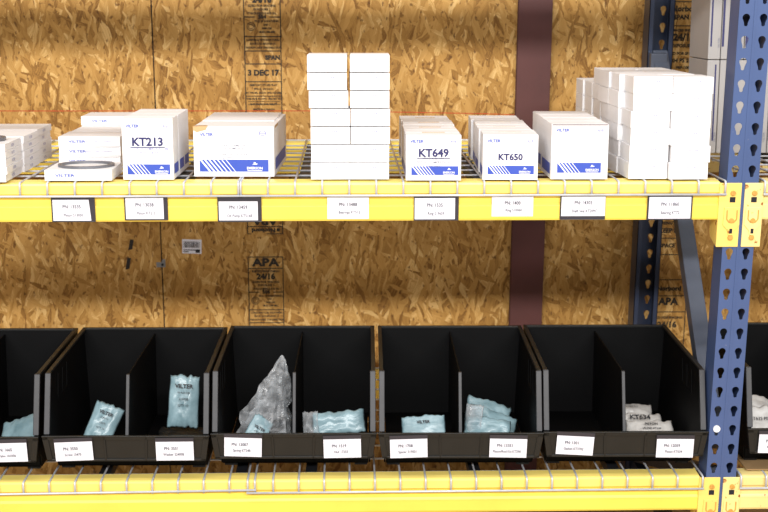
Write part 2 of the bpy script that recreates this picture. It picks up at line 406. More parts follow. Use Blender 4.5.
XU = .948; PW = .0762; ZB = -ZO; ZT = 1.05
def post_mesh():
    h = ZT-ZB; P = .0508
    seg = sheet_with_holes(PW, P, [teardrop(-.0202, P/2), teardrop(.0202, P/2)], .002)
    mb = MB(); n0 = int(h/P)+1
    zoff = (0 - ZB) % P - P/2          # hole centres line up with the front right column
    for i in range(-0, n0):
        k = len(mb.v); z0 = zoff + P*i
        if z0 < 0 or z0+P > h: continue
        mb.v += [(v.co.x, v.co.z, v.co.y+z0) for v in seg.vertices]
        for p in seg.polygons: mb.f.append(tuple(k+j for j in p.vertices)); mb.m.append(0)
    mb.box(-PW/2, PW/2, -.001, .001, 0, max(0, zoff if zoff > 0 else zoff+P))
    for sx in (-1, 1):
        a, b2 = sorted((sx*PW/2, sx*(PW/2-.002))); mb.box(a, b2, 0, .072, 0, h)
        a, b2 = sorted((sx*(PW/2), sx*(PW/2-.014))); mb.box(a, b2, .070, .072, 0, h)
    mb.box(-.0028, .0028, -.0022, -.001, 0, h)      # pressed rib between the hole columns
    return mb
frame = tag(empty('upright_frame', (XU, 0, ZB)), 'blue steel rack upright frame with teardrop punched posts', 'rack frame')
post_mesh().build('post', M['blue'], frame).name = 'front_post'
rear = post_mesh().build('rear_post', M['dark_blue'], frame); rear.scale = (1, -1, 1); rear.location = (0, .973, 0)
def bar(mb, y0, z0, y1, z1, x0, x1, w_):
    d = Vector((0, y1-y0, z1-z0)).normalized(); n = Vector((0, -d.z, d.y))*w_/2
    P = []
    for (y, z) in ((y0, z0), (y1, z1)):
        for x in (x0, x1):
            for sgn in (-1, 1): P.append(Vector((x, y, z))+n*sgn)
    mb.hexa([P[0], P[2], P[3], P[1], P[4], P[6], P[7], P[5]])
mb = MB(); bar(mb, .06, -1.085-ZB, .915, -.176-ZB, -.022, .022, .040); mb.build('diagonal_brace', M['brace'], frame, bevel=.002)
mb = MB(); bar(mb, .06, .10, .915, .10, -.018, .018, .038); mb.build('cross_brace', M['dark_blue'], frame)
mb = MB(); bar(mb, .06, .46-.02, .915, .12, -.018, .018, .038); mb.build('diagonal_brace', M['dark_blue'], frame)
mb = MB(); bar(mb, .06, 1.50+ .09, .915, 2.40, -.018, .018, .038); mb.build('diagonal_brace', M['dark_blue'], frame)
mb = MB(); mb.box(-.052, .052, -.02, .09, 0, .008); mb.build('base_plate', M['blue'], frame)
mb = MB(); mb.box(-.052, .052, .88, .99, 0, .008); mb.build('base_plate', M['blue'], frame)
mb = MB(); mb.box(-.034, .016, .868, .905, 1.345, 1.43); mb.build('gusset', M['brace'], frame, bevel=.002)
# little white lock pins caught in two of the holes
mb = MB(); mb.tube([(-.0202, -.004, -.0508*20-ZB+.004), (-.0202, .004, -.0508*20-ZB+.004)], .0088, 14); mb.build('lock_pin', M['whiteink'], frame)

PROF = [(.045, .0), (.006, .0), (.0015, -.0015), (0, -.006), (0, -.026), (.004, -.031), (.004, -.052), (0, -.058), (-.0, -.088), (.002, -.093), (.006, -.094), (.045, -.094)]
def beam(x0, x1, y, zt, mat, label, front=True, plates=((1, 1),), bmat=None):
    r = empty('beam', ((x0+x1)/2, y, zt)); tag(r, label, 'rack beam')
    L = (x1-x0)/2; sg = 1 if front else -1
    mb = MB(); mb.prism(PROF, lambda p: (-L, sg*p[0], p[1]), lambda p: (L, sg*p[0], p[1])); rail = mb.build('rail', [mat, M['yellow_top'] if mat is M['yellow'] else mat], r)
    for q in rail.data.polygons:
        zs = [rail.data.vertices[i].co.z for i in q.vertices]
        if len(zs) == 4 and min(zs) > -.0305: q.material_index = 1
    for side in plates:
        sx, = (side,) if isinstance(side, int) else (side[0],)
        b = MB(); xe = sx*L
        # bracket: face plate against the post, side flange running back beside it
        xa, xb = (xe, xe+.053) if sx > 0 else (xe-.046, xe)
        b.box(xa, xb, sg*-.004 if sg > 0 else 0, 0 if sg > 0 else .004, -.160, -.003)
        xf0, xf1 = (xe, xe+.003) if sx > 0 else (xe-.003, xe)
        ya, yb = sorted((0, sg*.060))
        b.prism([(0, -.160), (sg*.052, -.148), (sg*.060, -.135), (sg*.060, -.003), (0, -.003)], lambda p: (xf0, p[0], p[1]), lambda p: (xf1, p[0], p[1]))
        br = b.build('end_bracket', bmat or mat, r, bevel=.001)
        if not front: continue
        xc = (xa+xb)/2+ (.006 if sx > 0 else 0)
        q = MB(); q.box(xc-.0068, xc+.0068, -.0046, -.0038, -.050, -.037); q.build('square_hole', M['dark'], br)
        q = MB(); q.prism([(-.018, -.062), (.018, -.062), (.020, -.105), (.008, -.118), (.006, -.130), (-.005, -.130), (-.008, -.118), (-.020, -.105)], lambda p: (xc+p[0], -.0072, p[1]), lambda p: (xc+p[0], -.004, p[1]))
        q.tube([(xc-.012, -.008, -.068), (xc-.012, -.008, -.090), (xc-.006, -.008, -.098), (xc+.006, -.008, -.098), (xc+.012, -.008, -.090), (xc+.012, -.008, -.068)], .0016, 6, 1)
        q.build('safety_clip', [bmat or mat, M['rust']], br, bevel=.0008)
        q = MB(); q.box(xc-.0035, xc+.0035, -.0076, -.0070, -.126, -.114); q.build('clip_slot', M['dark'], br)
        for zz, rr in ((-.027, .0062), (-.094, .0062), (-.136, .0062)):
            q = MB(); q.tube([(xc, -.0035, zz), (xc, -.0085, zz), (xc, -.010, zz)], rr, 12); q.build('rivet', M['rust'], br, smooth=False, bevel=.0012)
    return r
BT = -.381
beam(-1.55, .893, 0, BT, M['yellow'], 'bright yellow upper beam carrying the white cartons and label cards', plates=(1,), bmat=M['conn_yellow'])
beam(1.000, 2.2, 0, BT, M['pale_yellow'], 'faded yellow upper beam starting right of the blue post', plates=(-1,), bmat=M['pale_yellow'])
BL = -1.1405
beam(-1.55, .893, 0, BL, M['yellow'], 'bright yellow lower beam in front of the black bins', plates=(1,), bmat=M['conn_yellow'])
beam(1.000, 2.2, 0, BL, M['pale_yellow'], 'faded yellow lower beam starting right of the blue post', plates=(-1,), bmat=M['pale_yellow'])
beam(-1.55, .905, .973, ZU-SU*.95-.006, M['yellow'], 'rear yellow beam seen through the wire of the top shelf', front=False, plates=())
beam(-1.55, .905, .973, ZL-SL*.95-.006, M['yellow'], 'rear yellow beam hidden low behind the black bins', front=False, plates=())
beam(.995, 2.2, .973, ZU-SU*.95-.006, M['pale_yellow'], 'rear yellow beam of the bay right of the blue post', front=False, plates=())
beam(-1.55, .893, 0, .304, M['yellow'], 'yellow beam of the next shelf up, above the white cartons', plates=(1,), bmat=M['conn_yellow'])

def wire_deck(x0, x1, n, upper, label, channels, dip=0.0):
    Z, S = (ZU, SU) if upper else (ZL, SL)
    r = empty('wire_deck', ((x0+x1)/2, 0, Z)); tag(r, label, 'wire decking', 'galvanised wire decks on the beams')
    L = (x1-x0)/2; mb = MB(); rw = .0027
    for i in range(n+1):
        x = -L + 2*L*i/n
        mb.tube([(x, .965, -S*.965-rw), (x, .02, -S*.02-rw), (x, .000, -rw), (x, -.0075, -.004), (x, -.0085, -.009), (x, -.0085, -.034)], rw, 6)
    for k in range(10):
        y = .055 + k*.1000
        if y > .96: break
        mb.tube([(-L, y, -S*y-rw*3), (L, y, -S*y-rw*3)], rw, 6)
    mb.tube([(-L-.003, -.0115, -.034), (-L*.3, -.0115, -.034+dip*.3), (L+.003, -.0115, -.034+dip)], rw*1.08, 6)
    mb.tube([(-L, .965, -S*.965-rw), (L, .965, -S*.965-rw)], rw, 6)
    mb.build('wire_grid', M['wire'], r, smooth=True)
    for cx in channels:
        c = MB(); x = cx-(x0+x1)/2
        y0, y1 = .050, .922
        c.hexa([(x-.014, y0, -S*y0-.034), (x+.014, y0, -S*y0-.034), (x+.014, y1, -S*y1-.034), (x-.014, y1, -S*y1-.034),
                (x-.014, y0, -S*y0-.0098), (x+.014, y0, -S*y0-.0098), (x+.014, y1, -S*y1-.0098), (x-.014, y1, -S*y1-.0098)])
        c.build('support_channel', M['channel'], r)
    return r
wire_deck(-.246, .905, 18, True, 'galvanised wire deck panel under the cartons, right panel of the top shelf', (-.10, .33, .74))
wire_deck(-1.40, -.2515, 18, True, 'galvanised wire deck panel under the cartons, left panel of the top shelf', (-1.1, -.68, -.40))
wire_deck(1.0, 2.15, 18, True, 'galvanised wire deck panel right of the blue post on the top shelf', (1.2, 1.7))
wire_deck(-.247, .900, 18, False, 'galvanised wire deck panel under the bins, right panel of the lower shelf', (-.09, .33, .69))
wire_deck(-1.372, -.222, 18, False, 'galvanised wire deck panel under the bins, left panel of the lower shelf', (-1.0, -.61, -.262), dip=.008).location.x = -.804
wire_deck(.998, 2.15, 18, False, 'galvanised wire deck panel right of the blue post on the lower shelf', (1.2, 1.7))

# ================================================================== CARTONS
def banner(mb, x0, x1, z0, z1, y, hatch=.45):
    """blue band with white diagonal hatching at its left end (slot 0 blue, slot 1 white)"""
    mb.face([(x0, y, z0), (x1, y, z0), (x1, y, z1), (x0, y, z1)], 0)
    h = z1-z0; x = x0; e = x0+(x1-x0)*hatch; w_ = h*.17; i = 0
    while x + h*.9 < e+h*.6:
        t = w_*(1-.75*(x-x0)/max(1e-6, e-x0))
        if t < w_*.1: break
        mb.face([(x+h*.8, y-.0002, z0), (x+h*.8+t, y-.0002, z0), (x+t, y-.0002, z1), (x, y-.0002, z1)], 1)
        x += h*.36
    # swirl mark above the white word
    cx = x0+(x1-x0)*.80; cz = z1-h*.30
    for k in range(8):
        a, b2 = 2*math.pi*k/8, 2*math.pi*(k+1)/8
        mb.face([(cx, y-.0002, cz), (cx+h*.10*math.cos(a), y-.0002, cz+h*.10*math.sin(a)), (cx+h*.10*math.cos(b2), y-.0002, cz+h*.10*math.sin(b2))], 1)
    mb.face([(cx-h*.24, y-.0002, cz-h*.12), (cx+h*.2, y-.0002, cz-h*.10), (cx+h*.24, y-.0002, cz-h*.02), (cx-h*.1, y-.0002, cz-h*.06)], 1)
    mb.face([(cx-h*.62, y-.0002, z0+h*.06), (cx+h*.62, y-.0002, z0+h*.06), (cx+h*.62, y-.0002, z0+h*.11), (cx-h*.62, y-.0002, z0+h*.11)], 1)

def carton(name, w_, d, h, label, cat='carton', group=None, mat=None, front=True, big=None, underline=False, sub=(), band=(.08, .92, .09, .25), sideband=None, flap=True, logo=True, tape=False, logo_z=.88, bigz=.62, bigs=.2, lean=0.0):
    mat = mat or M['carton']
    mb = MB()
    # body with a slight bulge
    mb.box(-w_/2, w_/2, 0, d, 0, h-.0012)
    # two top flaps meeting in the middle
    g = .0008
    if flap:
        mb.box(-w_/2+.0005, w_/2-.0005, .0008, d/2-g, h-.0014, h)
        mb.box(-w_/2+.0005, w_/2-.0005, d/2+g, d-.0008, h-.0014, h+.0002)
        mb.box(-w_/2+.001, w_/2-.001, d/2-g, d/2+g, h-.0014, h-.0010, 1)
    else: mb.box(-w_/2+.0005, w_/2-.0005, .0008, d-.0008, h-.0014, h)
    # closing lip of the front flap
    mb.box(-w_/2+.002, w_/2-.002, -.0004, .0006, h-.0022, h-.0014, 1)
    o = mb.build(name, [mat, M['seam']], bevel=min(.0018, h*.06)); tag(o, label, cat, group)
    if tape:
        t = MB(); t.box(-w_*.36, w_*.36, d/2-.016, d/2+.016, h, h+.0006); t.build('tape', M['tape'], o)
    if front:
        y = -.0008
        if band:
            b = MB(); x0, x1 = -w_/2+w_*band[0], -w_/2+w_*band[1]; z0, z1 = h*band[2], h*band[3]
            banner(b, x0, x1, z0, z1, y); bo = b.build('banner', [M['blueink'], M['whiteink']], o)
            hh = z1-z0
            lettering('EMERSON', hh*.30, M['whiteink'], bo, (x0+(x1-x0)*.80, y-.0004, z0+hh*.28), bold=.02)
        if logo:
            lettering('VILTER', .0100, M['blueink'], o, (-w_/2+w_*.09+.014, y, h*logo_z-(.004 if w_ > .18 else 0)), bold=.03)
            r = MB()
            cx, cz, rr = w_/2-w_*.14, h*logo_z, w_*.05
            for k in range(16):
                a, b2 = 2*math.pi*k/16, 2*math.pi*(k+1)/16
                r.face([(cx+(rr*.75)*math.cos(a), y, cz+rr*.5*math.sin(a)), (cx+rr*math.cos(a), y, cz+rr*.7*math.sin(a)), (cx+rr*math.cos(b2), y, cz+rr*.7*math.sin(b2)), (cx+(rr*.75)*math.cos(b2), y, cz+rr*.5*math.sin(b2))])
            r.face([(cx-rr*.7, y, cz-rr*.12), (cx+rr*.7, y, cz-rr*.12), (cx+rr*.7, y, cz+rr*.12), (cx-rr*.7, y, cz+rr*.12)])
            r.build('certification_mark', M['faint'], o)
        if big:
            s = w_*bigs; lettering(big, s*1.08, M['navy'], o, (0, y, h*bigz), bold=.036, stretch=1.0)
            if underline:
                u = MB(); uw = s*1.62; u.face([(-uw, y, h*bigz-s*.53), (uw, y, h*bigz-s*.53), (uw, y, h*bigz-s*.45), (-uw, y, h*bigz-s*.45)]); u.build('underline', M['navy'], o)
        for (t, sx, sz, ss, mk) in sub:
            lettering(t, w_*ss, M[mk], o, (sx*w_, y, sz*h), bold=.006)
    if sideband:
        sides, z0, z1, f0, f1 = sideband
        for sd in sides:
            b = MB(); x = sd*(w_/2+.0006)
            b.face([(x, d*f0, h*z0), (x, d*f1, h*z0), (x, d*f1, h*z1), (x, d*f0, h*z1)])
            b.build('side_band', M['blueink'], o)
    return o

ORD = ['first', 'second', 'third', 'fourth', 'fifth', 'sixth', 'seventh']
def th(i, n):
    if i == 0: return 'bottom'
    if i == n-1: return 'topmost'
    return ORD[i] + ' from bottom'

# KT213: three deep
sub213 = (('PISTON ASSEMBLY ALUM', .0, .50, .072, 'faint'), ('W/RINGS & PIN', .0, .44, .072, 'faint'), ('QUANTITY 1', -.17, .27, .06, 'faint'))
for k in range(3):
    lab = ('white carton printed KT213 at the front of its row, blue banner below', 'second white carton in the row behind the KT213 front carton', 'rearmost white carton in the row behind the KT213 front carton')[k]
    o = carton('carton', .1195, .090, .1455, lab, group=None, front=(k == 0), big='KT213', underline=True, sub=sub213, band=(.09, .93, .085, .25), sideband=((1,), .085, .25, .12, .88), logo_z=.87, bigz=.61, bigs=.21)
    on_deck(o, (-.465, -.463, -.462)[k], .022+.092*k, yaw=R(-1.0))
# the oil pump carton
subE = (('PART NAME OIL', .0, .62, .042, 'greyink'), ('OIL PUMP ASSY', .0, .56, .042, 'greyink'), ('PART NO. KT516B', .0, .44, .042, 'greyink'), ('QUANTITY 1', -.03, .38, .042, 'greyink'))
o = carton('carton', .193, .37, .1205, 'large wide white carton with torn corner right of the KT213 carton', band=(.07, .93, .10, .34), sub=subE, sideband=((1,), .10, .34, .10, .90), logo_z=.87)
on_deck(o, -.267, .075, yaw=R(-2.0))
q = MB(); q.prism([(-.0965, .121), (-.062, .1218), (-.066, .113), (-.088, .107), (-.0972, .112)], lambda p: (p[0], -.0014, p[1]), lambda p: (p[0], -.0008, p[1])); q.face([(-.0965, -.001, .1222), (-.06, -.001, .1222), (-.066, .02, .1222), (-.0965, .012, .1222)])
q.build('torn_corner', M['kraft'], o)
q = MB(); q.hexa([(-.0945, .15, .1205), (.085, .15, .1205), (.085, .368, .1205), (-.0945, .368, .1205), (-.0945, .15, .1225), (.085, .15, .1225), (.085, .368, .1245), (-.0945, .368, .1245)]); q.build('raised_flap', M['carton'], o, bevel=.0006)
q = MB(); q.prism([(.0972, .03), (.0972, .11), (.0972, .10), (.0972, .05)], lambda p: (p[0], p[1], .119-.12*abs(p[1]-.07)), lambda p: (p[0]+.0006, p[1], .1216)); q.build('torn_edge', M['kraft'], o)

# KT649 and KT650: four deep
for row, (nm, x0, y0, w_, h, yaw, dx) in enumerate((('KT649', .2085, -.006, .130, .107, -1.0, .0018), ('KT650', .391, .001, .130, .107, -3.0, .0035))):
    for k in range(4):
        pos = ('front', 'second', 'third', 'rearmost')[k]
        if k == 0: lab = 'white carton printed %s heading its row on the top shelf' % nm
        else: lab = '%s white carton of the row running back from the %s carton' % (pos, nm)
        sub = (('RING AND PIN', 0, .48, .055, 'greyink'), ('PISTON COMPRESSION', 0, .40, .06, 'greyink'), ('QTY 1 SET', 0, .31, .05, 'greyink')) if row == 0 else ()
        o = carton('carton', w_, .132, h, lab, front=(k == 0), big=nm, underline=(row == 0), sub=sub, band=((.10, .95, .12, .315) if row == 0 else (.09, .93, .125, .315)), sideband=((-1,), .08, .27, .1, .9), logo_z=(.86), bigz=(.60 if row == 0 else .50), bigs=(.185 if row == 0 else .150), tape=False)
        on_deck(o, x0+dx*k+(.002 if k == 2 else 0), y0+.137*k, yaw=R(yaw+(k % 2)*.8))
        t = MB(); t.box(-.025, .03, .064, .071, h, h+.0006); t.build('tape', M['kraft'] if row == 0 else M['tape'], o)
for k in range(2):
    o = carton('carton', .135, .20 if k else .175, .131, ('big plain-fronted white carton with blue banner right of the KT650 carton', 'white carton behind and left of the big plain-fronted carton')[k], front=(k == 0), band=(.11, .88, .12, .30), sideband=((-1,), .08, .28, .1, .9), logo_z=.89)
    on_deck(o, (.5565, .562)[k], (.008, .19)[k], yaw=R(-1.0))
    if k == 0:
        q = MB(); q.box(-.066, .066, -.0012, .0002, .1285, .1303); q.build('flap_edge', M['maroon'], o)

# flat gasket boxes
def flat_box(w_, d, h, label, group, front=True, side=False):
    mb = MB(); mb.box(-w_/2, w_/2, 0, d, 0, h)
    mb.box(-w_/2+.004, w_/2-.004, -.0004, .0004, h*.86, h*.90, 1)
    o = mb.build('gasket_box', [M['carton'], M['seam']], bevel=.0012); tag(o, label, 'box', group)
    if front:
        lettering('VILTER', h*.36, M['blueink'], o, (-w_*.20, -.0008, h*.48), bold=.02, stretch=1.6)
        lettering('MFG CORP CUDAHY', h*.20, M['faint'], o, (w_*.15, -.0008, h*.48), stretch=1.5)
    if side:
        rot = Matrix(((0, 0, 1, 0), (1, 0, 0, 0), (0, 1, 0, 0), (0, 0, 0, 1)))
        lettering('VILTER', h*.52, M['faint'], o, (w_/2+.0009, d*.45, h*.5), mtx=rot, bold=.01, stretch=1.1)
    return o
def ring(rx, ry, t, label, group=None):
    mb = MB(); n = 40
    for i in range(n):
        a, b2 = 2*math.pi*i/n, 2*math.pi*(i+1)/n
        def P(q, s, z): return (rx*s*math.cos(q), ry*s*math.sin(q), z)
        s0 = .86
        mb.face([P(a, 1, 0), P(b2, 1, 0), P(b2, 1, t), P(a, 1, t)]); mb.face([P(a, s0, t), P(b2, s0, t), P(b2, s0, 0), P(a, s0, 0)])
        mb.face([P(a, 1, t), P(b2, 1, t), P(b2, s0, t), P(a, s0, t)]); mb.face([P(a, s0, 0), P(b2, s0, 0), P(b2, 1, 0), P(a, 1, 0)])
    o = mb.build('gasket_ring', M['gasket']); tag(o, label, 'gasket'); return o
for s_ in range(3):
    pos = ('front', 'middle', 'rear')[s_]
    for k in range(5):
        lab = '%s flat white box, %s stack at the left end of top shelf' % (th(k, 5), pos)
        if (s_, k) == (0, 4): lab = 'topmost flat white box under the dark ring, front stack at the left shelf end'
        o = flat_box(.17, .172, .0172, lab, 'flat boxes in three stacks at the left shelf end', front=(s_ == 0), side=True)
        on_deck(o, (-.874, -.877, -.884)[s_]+random.uniform(-.002, .002), (-.018, .166, .345)[s_]+random.uniform(-.003, .003), h=.0177*k, yaw=R((1.5, .8, .5)[s_]))
o = ring(.062, .058, .007, 'dark grey gasket ring on the left-end stack of flat boxes'); on_deck(o, -.872, .075, h=.0892)
o = flat_box(.157, .15, .0255, 'single flat white box at the front with a grey ring resting on it', None); on_deck(o, -.627, .005, yaw=R(.5))
o = ring(.067, .062, .005, 'thin grey gasket ring resting on the single flat white box'); on_deck(o, -.622, .082, h=.0265)
cs = [(-.6545, .297, 3, 'front'), (-.6515, .452, 3, 'middle'), (-.650, .612, 4, 'rear')]
for si, (x, y, n, pos) in enumerate(cs):
    for k in range(n):
        if si == 1 and k < 1: pass
        o = flat_box(.157 if si != 2 else .17, .148, .0245, '%s flat white box, %s stack behind the single ringed box' % (th(k, n), pos), 'flat boxes stacked behind the single flat box')
        on_deck(o, x+random.uniform(-.001, .001), y, h=.0252*k)

# small cartons: tall two-column stack and the deep block
SW, SD, SH = .0925, .112, .0398
def small_proto():
    mb = MB(); mb.box(-SW/2, SW/2, 0, SD, 0, SH-.0008)
    mb.box(-SW/2+.0006, SW/2-.0006, .001, SD-.0004, SH-.001, SH)
    mb.box(-SW/2+.002, SW/2-.002, -.0004, .0004, SH-.0030, SH-.0020, 1)
    o = mb.build('small_carton', [M['carton'], M['seam']], bevel=.0014); tag(o, 'x', 'carton')
    lettering('VILTER', .0062, M['faint'], o, (.004, -.0008, SH*.72), bold=.01, stretch=1.5)
    lettering('BEARING', .0042, M['faint'], o, (.0, -.0008, SH*.28), stretch=1.6)
    return o
sp = small_proto(); used = [False]
def small(x, y, h, yaw, label, group):
    if not used[0]: o = sp; used[0] = True
    else: o = copy_tree(sp)
    o['label'] = label; o['group'] = group
    on_deck(o, x, y, yaw=yaw, h=h)
    return o
random.seed(11)
leanL = [0, .001, .0005, .0, -.003, -.006, -.007]
for c in range(2):
    for k in range(7):
        x = (-.0345 if c == 0 else .0585) + (leanL[k] if c == 0 else (.002 if k in (2, 3) else 0)*.8) + random.uniform(-.0006, .0006)
        small(x, .016+random.uniform(-.002, .002), (SH+.0024)*k, R(random.uniform(-1.2, 1.2)), '%s small white carton, %s column of the tall freestanding stack' % (th(k, 7), ('left', 'right')[c]), 'small cartons in the tall two-column stack')
offx = [0, .001, .0, .002, .003, .004]
J = (SH+.0006)
for row in range(4):
    for c in range(2):
        for k in range(6):
            if row and c == 1 and k < 5: continue
            x = .7225 + .0960*c + offx[k]*(1 if c == 0 else .25) + (0, -.009, -.011, -.009)[row]*(.6 if k < 3 else 1) + random.uniform(-.0022, .0022)
            rl_ = ('front', 'second', 'third', 'fourth')[row]
            if c == 1 and row: x += .0
            small(x, .012+.1155*row + random.uniform(-.001, .001) - (.012 if c else 0)*(row == 0), J*k, R(random.uniform(-2, 2)), '%s white carton, %s column, %s row of the block beside blue post' % (th(k, 6), ('left', 'right')[c], rl_), 'small cartons in the deep block near the blue post')
for row in range(2):
    for k in range(5):
        small(.716-.004*row, .478+.1155*row, J*k, R(-.5), '%s white carton of the %s low row behind the small carton block' % (th(k, 5), ('nearer', 'farther')[row]), 'small cartons in the deep block near the blue post')
# supports for the right-hand tops of rows two to four stand in one column each
for row in range(1, 4):
    for k in range(5):
        small(.7225+.0960+offx[k]*.25+(0, -.009, -.011, -.009)[row]*.6, .012+.1155*row, J*k, 0, '%s white carton, right column, %s row of the block beside blue post' % (th(k, 6), ('front', 'second', 'third', 'fourth')[row]), 'small cartons in the deep block near the blue post')

# tall cartons on end in the next bay
def tall(x0, x1, k, band, label):
    w_ = x1-x0; h = .258
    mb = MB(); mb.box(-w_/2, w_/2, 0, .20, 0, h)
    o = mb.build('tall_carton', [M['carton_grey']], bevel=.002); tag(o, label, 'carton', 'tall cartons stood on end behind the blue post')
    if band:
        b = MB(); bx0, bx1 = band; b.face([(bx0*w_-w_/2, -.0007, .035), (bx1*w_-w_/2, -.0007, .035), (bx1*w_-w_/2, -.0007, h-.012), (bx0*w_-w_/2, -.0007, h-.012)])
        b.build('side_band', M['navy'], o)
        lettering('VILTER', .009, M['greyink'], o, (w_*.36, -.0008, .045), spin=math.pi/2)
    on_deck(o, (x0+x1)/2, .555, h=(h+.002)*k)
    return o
rows_up = [(1.003, 1.037, (.15, .28)), (1.039, 1.102, (.02, .11)), (1.104, 1.175, (.02, .12)), (1.177, 1.25, (.02, .12))]
rows_dn = [(1.003, 1.037, (.62, .74)), (1.039, 1.058, None), (1.060, 1.115, None), (1.117, 1.18, (.02, .12)), (1.182, 1.25, (.02, .12))]
for k, rows in ((1, rows_up), (0, rows_dn)):
    for i, (a, b_, bd) in enumerate(rows):
        tall(a, b_, k, bd, '%s tall grey-white carton from the left, %s row behind blue post' % (ORD[i], ('lower', 'upper')[k]))

# ================================================================== SHELF LABELS
def shelf_label(x0, x1, z0, z1, pn, desc, lab, holder=(.002, .006, .003, .003), skew=0):
    cx = (x0+x1)/2; cz = (z0+z1)/2; w_ = x1-x0; h = z1-z0
    if holder:
        mb = MB(); mb.box(-w_/2, w_/2, -.0025, 0, -h/2, h/2); mb.box(-w_/2, w_/2, -.0038, -.0024, -h/2, -h/2+.0014); mb.box(-w_/2, -w_/2+.0014, -.0038, -.0024, -h/2, h/2)
        o = mb.build('label_holder', M['holder'], bevel=.0006)
        l, r_, t, b_ = holder
        c = MB(); c.prism([(-w_/2+l, -h/2+b_), (w_/2-r_, -h/2+b_), (w_/2-r_-skew, h/2-t), (-w_/2+l, h/2-t)], lambda p: (p[0], -.0034, p[1]), lambda p: (p[0], -.0028, p[1]))
        card = c.build('paper_card', M['paper'], o); y = -.0038
        px = (-w_/2+l+w_/2-r_)/2; pz = (b_-t)/2
    else:
        mb = MB(); mb.box(-w_/2, w_/2, -.0008, 0, -h/2, h/2); o = mb.build('paper_label', M['paper']); card = o; y = -.0012; px = pz = 0
    lettering(pn, .0118, M['ink'], card, (px, y, pz+h*.14), bold=.02, stretch=.86)
    lettering(desc, .0100, M['ink'], card, (px+.003, y, pz-h*.20), bold=.014, stretch=.80)
    o.location = (cx, -.0016 if holder else -.0010, cz); tag(o, lab, 'label', 'part number labels on the top beam'); return o
shelf_label(-.692, -.590, -.473, -.4135, 'PN: 13535', 'Piston S13050', 'black framed card under the single flat box with a ring', (.003, .010, .006, .003), .004)
shelf_label(-.521, -.419, -.4695, -.411, 'PN: 13038', 'Piston KT213', 'black framed card on the beam under the KT213 carton', (.003, .010, .004, .003))
shelf_label(-.302, -.198, -.4745, -.4135, 'PN: 13459', 'Oil Pump KT516B', 'black framed card with deep dark top edge under the torn wide carton', (.003, .009, .011, .004))
shelf_label(-.0425, .056, -.469, -.4145, 'PN: 13488', 'Bearings KT512', 'frameless white label under the tall two-column stack of small cartons', None)
shelf_label(.163, .270, -.4725, -.413, 'PN: 1535', 'Ring S19659', 'black framed card on the beam under the KT649 carton', (.002, .009, .005, .003))
shelf_label(.349, .448, -.464, -.4135, 'PN: 1400', 'Ring S10060', 'frameless white label on the beam under the KT650 carton', None)
shelf_label(.512, .621, -.472, -.413, 'PN: 14303', 'Shaft Seal KT209C', 'card with dark strip along its bottom under the big plain-fronted carton', (.003, .001, .002, .009))
shelf_label(.721, .830, -.473, -.412, 'PN: 11860', 'Bearing KT721', 'thin black framed card under the block of small cartons beside the post', (.004, .004, .005, .003))

